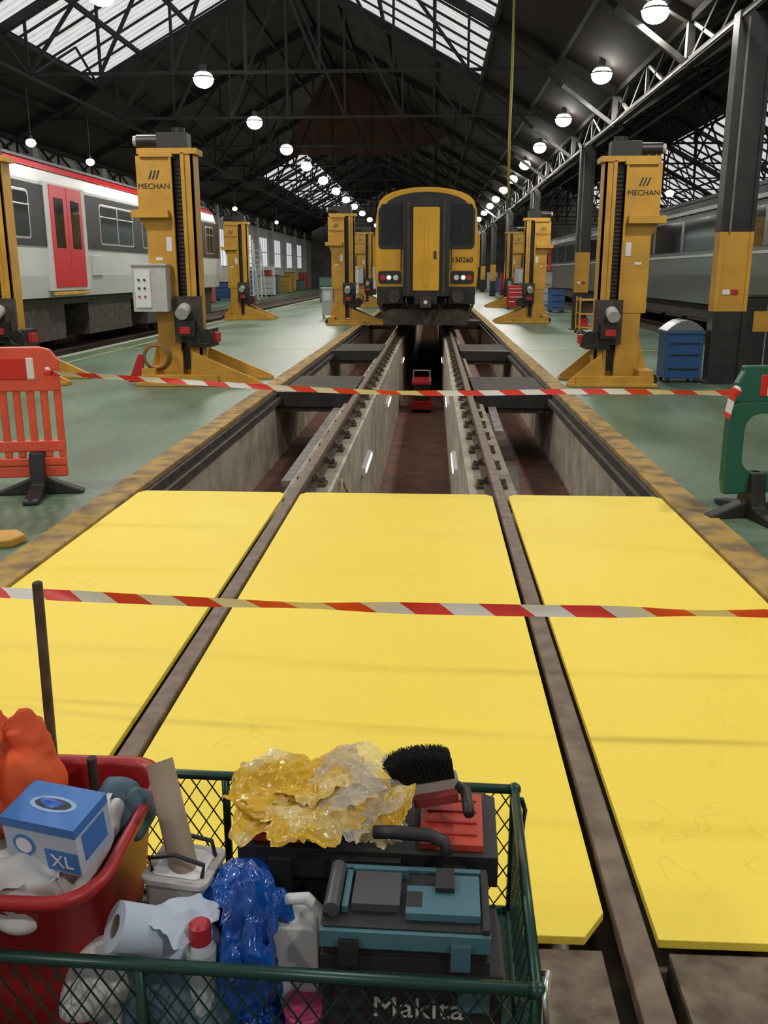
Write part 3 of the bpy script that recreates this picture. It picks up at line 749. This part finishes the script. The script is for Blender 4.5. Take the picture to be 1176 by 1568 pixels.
# ---- contents
rc=mat('tote_red',(.36,.012,.015),.4)
b=B('red_tote')
def ring(cx,cy,hx,hy,z,rr,n=6): return [(x,y,z) for x,y in rrect(cx-hx,cx+hx,cy-hy,cy+hy,rr,n)]
cx,cy=-.49,1.11
levels=[(.17,.13,.25,.05),(.20,.155,.45,.06),(.215,.17,.60,.07),(.232,.187,.605,.08),(.235,.19,.622,.08),(.222,.177,.626,.07),(.212,.167,.615,.07),(.19,.148,.40,.06),(.17,.13,.27,.05)]
vs=[];fs=[]
for hx,hy,z,rr in levels: vs+=ring(cx,cy,hx,hy,z,rr)
n=len(ring(0,0,1,1,0,.1))
for i in range(len(levels)-1):
    for k in range(n): fs.append((i*n+k,i*n+(k+1)%n,(i+1)*n+(k+1)%n,(i+1)*n+k))
fs.append(tuple(range(n))[::-1]); fs.append(tuple(range((len(levels)-1)*n,len(levels)*n)))
b.add(vs,fs,rc,True)
b.done()
cloth=mat('rag_white',(.60,.60,.60),.85,col2=(.50,.50,.51),scale=20); clothb=mat('rag_blue_grey',(.10,.17,.21),.85,col2=(.07,.12,.17),scale=14)
CL=dict(amp=.13,planes=36,eps=.04,warp=.55)
b=B('rag_pile')
b.lump((-.50,1.00,.575),(.125,.045,.055),cloth,seed=1,**CL); b.lump((-.38,.995,.58),(.06,.04,.05),cloth,seed=2,**CL); b.lump((-.345,1.08,.585),(.04,.075,.055),cloth,seed=5,**CL); b.lump((-.55,1.1,.56),(.09,.09,.06),cloth,seed=6,**CL)
b.lump((-.325,1.12,.60),(.03,.04,.045),cloth,seed=7,**CL)
for c,rx,ry,sd,dm in (((-.50,.995,.625),.11,.05,1,.015),((-.41,.99,.625),.07,.04,2,.015),((-.335,1.08,.635),.035,.07,3,.015),((-.57,.985,.625),.06,.045,4,.015),((-.45,.965,.62),.09,.03,5,.015)):
    b.sheet(c,rx,ry,.022,cloth,sd,planes=30,eps=.05,dome=dm,rag=.3,warp=.6)
b.lump((-.335,1.19,.60),(.042,.04,.05),clothb,seed=8,amp=.13,planes=36,eps=.03,warp=.5); b.lump((-.30,1.16,.61),(.03,.03,.04),clothb,seed=18,amp=.13,planes=36,eps=.03,warp=.5)
b.done()
b=B('glove_box'); bb=mat('box_blue',(.04,.17,.50),.4); bw=mat('box_pale_blue',(.34,.44,.60),.4,col2=(.52,.57,.63),scale=5)
b.box(-.068,.068,-.045,.045,0,.075,bw); b.box(-.0685,.0685,-.0455,.0455,.075,.092,bb); b.box(-.069,.069,-.046,.046,.0915,.093,bb)
b.prism([(.043*math.cos(t*math.pi/8),.018*math.sin(t*math.pi/8)) for t in range(16)],'xy',.093,.0938,mat('box_pale_edge',(.25,.42,.65),.5))
b.prism([(.034*math.cos(t*math.pi/8),.012*math.sin(t*math.pi/8)) for t in range(16)],'xy',.0938,.0944,blk)
b.sheet((0,0,.096),.024,.009,.006,mat('glove_blue',(.03,.12,.5),.4),2,N=16,dome=.006)
b.box(.006,.066,-.0465,-.045,.004,.045,bb)
b.box(.0685,.0695,-.03,.03,.02,.07,bb)
o=b.done(loc=(-.355,1.035,.625),rot=(math.radians(8),0,math.radians(-14)),bevel=.002)
text('size_lettering','XL',.034,white,(.036,-.0475,.024),FR,o,.0005)
q=B('logo_disc'); q.cyl((-.032,-.047,.044),(-.032,-.0455,.044),.02,bb,20); q.cyl((-.032,-.0475,.044),(-.032,-.046,.044),.015,white,20); q.done(parent=o)
b=B('hi_vis_jacket'); oj=mat('jacket_orange',(.72,.10,.015),.7,col2=(.60,.07,.012),scale=9)
CJ=dict(amp=.13,planes=40,eps=.02,warp=.5,vor=.13)
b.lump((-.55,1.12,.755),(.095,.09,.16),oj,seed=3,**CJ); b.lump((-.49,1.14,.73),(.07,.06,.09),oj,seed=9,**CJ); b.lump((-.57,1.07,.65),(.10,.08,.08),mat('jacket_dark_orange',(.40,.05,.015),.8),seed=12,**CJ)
b.lump((-.48,1.11,.67),(.06,.05,.07),oj,seed=19,**CJ)
b.done()
b=B('broom_handle'); ow=mat('old_wood',(.10,.07,.04),.6,col2=(.05,.035,.02),scale=20)
b.cyl((-.47,1.235,.28),(-.495,1.30,.98),.0095,ow,14); b.lump((-.495,1.30,.98),(.0097,.0097,.006),ow,0,1,0,2); b.cyl((-.39,1.235,.55),(-.39,1.235,.66),.009,dark,10)
b.done()
b=B('cardboard_tube'); cb=mat('cardboard',(.38,.29,.22),.8,col2=(.30,.23,.17),scale=8)
p0,p1=Vector((-.235,1.17,.70)),Vector((-.12,1.02,.42)); b.hollow(p0,p1,.0235,.0195,cb); b.done()
b=B('paint_kettle'); pk=mat('kettle_white',(.5,.5,.47),.5,col2=(.38,.36,.33),scale=12)
b.prism(rrect(-.055,.055,-.05,.05,.015),'xy',0,.12,pk); b.prism(rrect(-.06,.06,-.055,.055,.016),'xy',.115,.125,pk); b.prism(rrect(-.045,.045,-.04,.04,.012),'xy',.125,.127,white)
b.tube([(-.045,-.03,.125),(-.05,-.03,.15),(0,-.034,.165),(.05,-.03,.15),(.045,-.03,.125)],.004,blk); b.tube([(-.045,.03,.125),(-.04,.03,.155),(.0,.03,.16),(.04,.03,.155),(.045,.03,.125)],.004,blk)
b.done(loc=(-.175,1.095,.43),rotz=-.15,bevel=.003)
b=B('plastic_canister'); b.box(-.11,.11,-.08,.08,0,.17,blk); b.box(-.1,.1,-.07,.07,.17,.19,dark); b.done(loc=(-.19,1.09,.24),bevel=.01)
b=B('paper_roll'); pb=mat('paper_blue_white',(.45,.52,.64),.8)
b.hollow((-.238,.945,.565),(-.165,.985,.515),.036,.017,pb); b.hollow((-.2375,.9455,.5648),(-.165,.985,.515),.018,.016,cb)
b.done()
b=B('paper_sheet'); b.sheet((-.145,.985,.55),.055,.05,.022,pb,14,planes=20,eps=.04,dome=.015,rag=.4,tilt=(-.01,-.0),warp=.4); b.lump((-.15,.98,.48),(.06,.045,.06),pb,seed=4,**CL); b.lump((-.25,.98,.42),(.08,.045,.07),cloth,seed=11,**CL); b.lump((-.13,.96,.36),(.09,.035,.09),clothb,seed=31,**CL); b.lump((-.27,1.0,.3),(.1,.07,.05),cloth,seed=33,**CL); b.done()
b=B('spray_bottle'); b.cyl((0,0,-.2),(0,0,0),.024,mat('bottle_pale',(.45,.5,.55),.2),20); b.cyl((0,0,0),(0,0,.015),.024,MATS['bottle_pale'],20,r2=.016); b.cyl((0,0,.015),(0,0,.045),.0175,mat('cap_red',(.40,.02,.03),.4),20); b.cyl((0,0,.045),(0,0,.05),.0175,MATS['cap_red'],20,r2=.012)
b.done(loc=(-.107,.955,.52))
blb=mat('bag_blue',(.004,.10,.46),.2,col2=(.003,.05,.28),scale=12,coat=.5)
CP=dict(amp=.13,planes=46,eps=.012,warp=.25,vor=.28)
b=B('blue_plastic_bag'); b.lump((-.045,1.0,.48),(.052,.047,.095),blb,seed=21,**CP); b.lump((-.01,.985,.49),(.04,.042,.105),blb,seed=22,**CP); b.lump((-.005,.965,.36),(.062,.052,.09),blb,seed=23,**CP); b.lump((-.085,1.09,.5),(.05,.045,.06),blb,seed=24,**CP)
b.lump((-.01,.97,.28),(.06,.05,.045),blb,seed=26,**CP)
b.sheet((-.01,1.0,.575),.04,.035,.03,blb,27,planes=16,dome=.02,rag=.6,vor=.014); b.sheet((-.06,1.03,.56),.045,.05,.025,blb,28,planes=16,dome=.02,rag=.6,vor=.014)
b.done()
b=B('white_jug'); wj=mat('jug_white',(.55,.57,.57),.3)
b.prism(rrect(-.035,.04,-.16,.0,.015),'xz',-.035,.035,wj); b.tube([(-.025,-.0,.0),(-.02,-.005,.03),(.02,-.01,.038),(.048,-.015,.01),(.05,-.02,-.05)],.010,wj); b.cyl((-.02,0,0),(-.02,0,.025),.014,wj)
b.done(loc=(.035,1.01,.54),bevel=.008)
b=B('pink_pot'); b.cyl((.055,.955,.25),(.055,.955,.42),.028,mat('pink_plastic',(.5,.06,.17),.4),24,r2=.032); b.torus((.055,.955,.42),.031,.004,MATS['pink_plastic'],'z'); b.done()
tb=mat('toolbox_black',(.018,.018,.019),.5); tr=mat('toolbox_red',(.50,.055,.032),.5)
b=B('toolbox')
b.box(-.21,.21,-.09,.09,-.34,-.06,tb); b.prism([(-.225,-.10),(.225,-.10),(.225,.085),(.2,.10),(-.2,.10),(-.225,.085)],'xy',-.07,-.012,tb)
b.box(-.222,.222,-.098,.098,-.055,-.045,tb)
b.box(-.20,-.11,-.085,.075,-.015,.0,tr); b.box(.09,.20,-.085,.075,-.015,.0,tr); b.box(-.10,.08,-.03,.06,-.015,-.004,tb)
for k in range(4): b.box(.10,.19,-.06+.035*k,-.055+.035*k,0,.003,rc); b.box(-.19,-.12,-.06+.035*k,-.055+.035*k,0,.003,rc)
b.box(-.06,.06,-.115,-.1,-.05,-.02,tb); b.box(-.17,-.13,-.108,-.09,-.11,-.03,tb); b.box(.13,.17,-.108,-.09,-.11,-.03,tb)
b.done(loc=(.145,1.185,.60),rotz=-.03,bevel=.006)
te=mat('case_teal',(.05,.13,.165),.35,col2=(.065,.16,.20),scale=6)
b=B('power_tool_case')
b.prism([(-.125,-.07),(.125,-.07),(.13,-.06),(.13,.07),(-.13,.07),(-.13,-.06)],'xy',-.05,.0,tb)
b.box(-.128,-.118,-.05,.072,-.03,.006,tb); b.box(.118,.128,-.072,.072,-.03,.006,tb)
b.box(-.13,.13,-.078,-.066,-.032,-.003,te); b.box(-.11,.12,.062,.072,-.02,.006,te)
cg=mat('case_grey',(.06,.065,.07),.4)
b.box(-.085,-.01,-.035,.05,0,.014,cg); b.box(-.09,.0,.046,.055,0,.017,te); b.box(-.1,-.09,-.04,.05,0,.012,te)
b.prism([(.0,-.05),(.115,-.05),(.115,.045),(.045,.045),(.045,.015),(.0,.015)],'xy',0,.013,te); b.box(.0,.025,-.035,.0,.013,.014,tb)
b.box(.045,.075,.0,.05,.013,.022,tb)
b.cyl((-.115,-.05,.012),(-.115,.055,.012),.013,cg,16)
b.box(-.13,.13,-.073,.07,-.075,-.05,tb)
b.box(.07,.10,-.085,-.075,-.06,-.015,te); b.box(-.10,-.07,-.085,-.075,-.06,-.015,tb)
b.done(loc=(.215,1.0,.585),rotz=-.02,bevel=.004)
b=B('stacking_tool_case')
b.box(-.14,.14,-.075,.08,-.27,0,tb); b.box(-.145,.145,-.08,.08,-.03,-.018,tb); b.box(-.12,-.07,-.088,-.075,-.06,-.01,tb); b.box(.07,.12,-.088,-.075,-.06,-.01,te); b.box(-.14,.14,-.083,-.075,-.12,-.112,tb)
o=b.done(loc=(.225,1.0,.51),bevel=.006)
text('case_lettering','Makita',.054,mat('lettering_silver',(.5,.5,.5),.4),(.01,-.077,-.064),FR,o,.0008)
def bagmat(name,c1,c2,lo,hi,tw,rough):
    m=bpy.data.materials.new(name); m.use_nodes=True; nt=m.node_tree; p=nt.nodes['Principled BSDF']; out=nt.nodes['Material Output']
    tc=nt.nodes.new('ShaderNodeTexCoord'); n=nt.nodes.new('ShaderNodeTexNoise'); n.inputs['Scale'].default_value=13; n.inputs['Detail'].default_value=4
    nt.links.new(tc.outputs['Object'],n.inputs['Vector']); r=nt.nodes.new('ShaderNodeValToRGB')
    r.color_ramp.elements[0].position=lo; r.color_ramp.elements[0].color=(*c1,1); r.color_ramp.elements[1].position=hi; r.color_ramp.elements[1].color=(*c2,1)
    nt.links.new(n.outputs['Fac'],r.inputs['Fac']); nt.links.new(r.outputs['Color'],p.inputs['Base Color']); p.inputs['Roughness'].default_value=rough
    t=nt.nodes.new('ShaderNodeBsdfTransparent'); t.inputs[0].default_value=(.95,.93,.85,1)
    mx=nt.nodes.new('ShaderNodeMixShader'); mx.inputs[0].default_value=tw
    nt.links.new(p.outputs[0],mx.inputs[1]); nt.links.new(t.outputs[0],mx.inputs[2]); nt.links.new(mx.outputs[0],out.inputs['Surface'])
    return m
py=bagmat('bag_yellow_paint',(.70,.42,.025),(.78,.66,.34),.52,.68,.12,.22)
pc=bagmat('bag_clear',(.75,.72,.62),(.78,.56,.12),.54,.62,.6,.12)
b=B('paint_stained_bag')
BP=dict(amp=.12,planes=46,eps=.01,warp=.2,vor=.25)
b.lump((.02,1.165,.625),(.115,.06,.03),py,seed=41,**BP)
for c,rx,ry,h,m_,sd,dm in (((.0,1.16,.655),.11,.07,.026,py,43,.02),((.05,1.185,.665),.10,.06,.028,py,44,.025),((.12,1.13,.635),.08,.045,.02,pc,45,.012),((-.04,1.19,.655),.07,.05,.024,py,46,.01),((.04,1.12,.635),.08,.05,.022,py,47,.02),((.14,1.17,.645),.07,.055,.026,pc,48,.02),((.10,1.20,.675),.07,.05,.026,pc,49,.02),((.16,1.14,.635),.05,.035,.02,py,50,.01),((.08,1.16,.665),.09,.06,.03,pc,51,.025)):
    b.sheet(c,rx,ry,h,m_,sd,planes=24,eps=.008,dome=dm,rag=.5,warp=.2,vor=.016)
b.done()
b=B('hand_brush'); br=mat('bristle_black',(.014,.013,.014),.8)
for i in range(2800):
    u_=random.uniform(-1,1); x=u_*.050; y=random.uniform(-.016,.016)
    top=.060-.012*u_*u_+random.uniform(-.004,.003)
    b.beam((x,y,.003),(x*1.2-.014+random.uniform(-.004,.004),y*1.9+random.uniform(-.003,.003),top),.0011,br,n=3)
bwood=mat('brush_wood',(.34,.29,.27),.6)
b.prism(rrect(-.056,.056,-.022,.022,.012),'xy',-.018,.006,bwood)
b.tube([(.045,-.005,-.008),(.065,-.03,-.014),(.062,-.07,-.018),(.06,-.10,-.02)],.010,tb)
b.prism(rrect(-.03,.05,-.045,-.02,.008),'xy',-.026,-.010,mat('brush_red',(.22,.03,.03),.5))
b.done(loc=(.245,1.205,.650),rot=(math.radians(-6),math.radians(-8),.12))
b=B('scraper_handle'); b.tube([(.155,1.10,.625),(.19,1.095,.630),(.25,1.09,.630),(.275,1.085,.622),(.28,1.075,.605)],.011,tb); b.done()

# ---------------------------------------------------------------- depth layout (surveyed distances -> metres)
KY=1.147
def cst(n):
    n=n.split('.')[0]
    if n in('ceiling','skylight_window','skylight_glazing_bar','roof_truss','lattice_girder'): return -.40
    if n=='high_bay_lamp': return -.35
    if n in('mesh_trolley','red_tote','rag_pile','glove_box','hi_vis_jacket','broom_handle','cardboard_tube','paint_kettle','plastic_canister','paper_roll','paper_sheet','spray_bottle','blue_plastic_bag','white_jug','pink_pot','toolbox','power_tool_case','stacking_tool_case','paint_stained_bag','hand_brush','scraper_handle'): return .082
    if n=='barrier_tape': return .10
    return .13
for o in list(bpy.data.objects):
    if o.parent or o.type!='MESH': continue
    c=cst(o.name)
    if o.location.length<1e-6:
        for v in o.data.vertices: v.co.y=v.co.y*KY+c
        for ch in o.children: ch.location.y=ch.location.y*KY+c
        o.data.update()
    else: o.location.y=o.location.y*KY+c
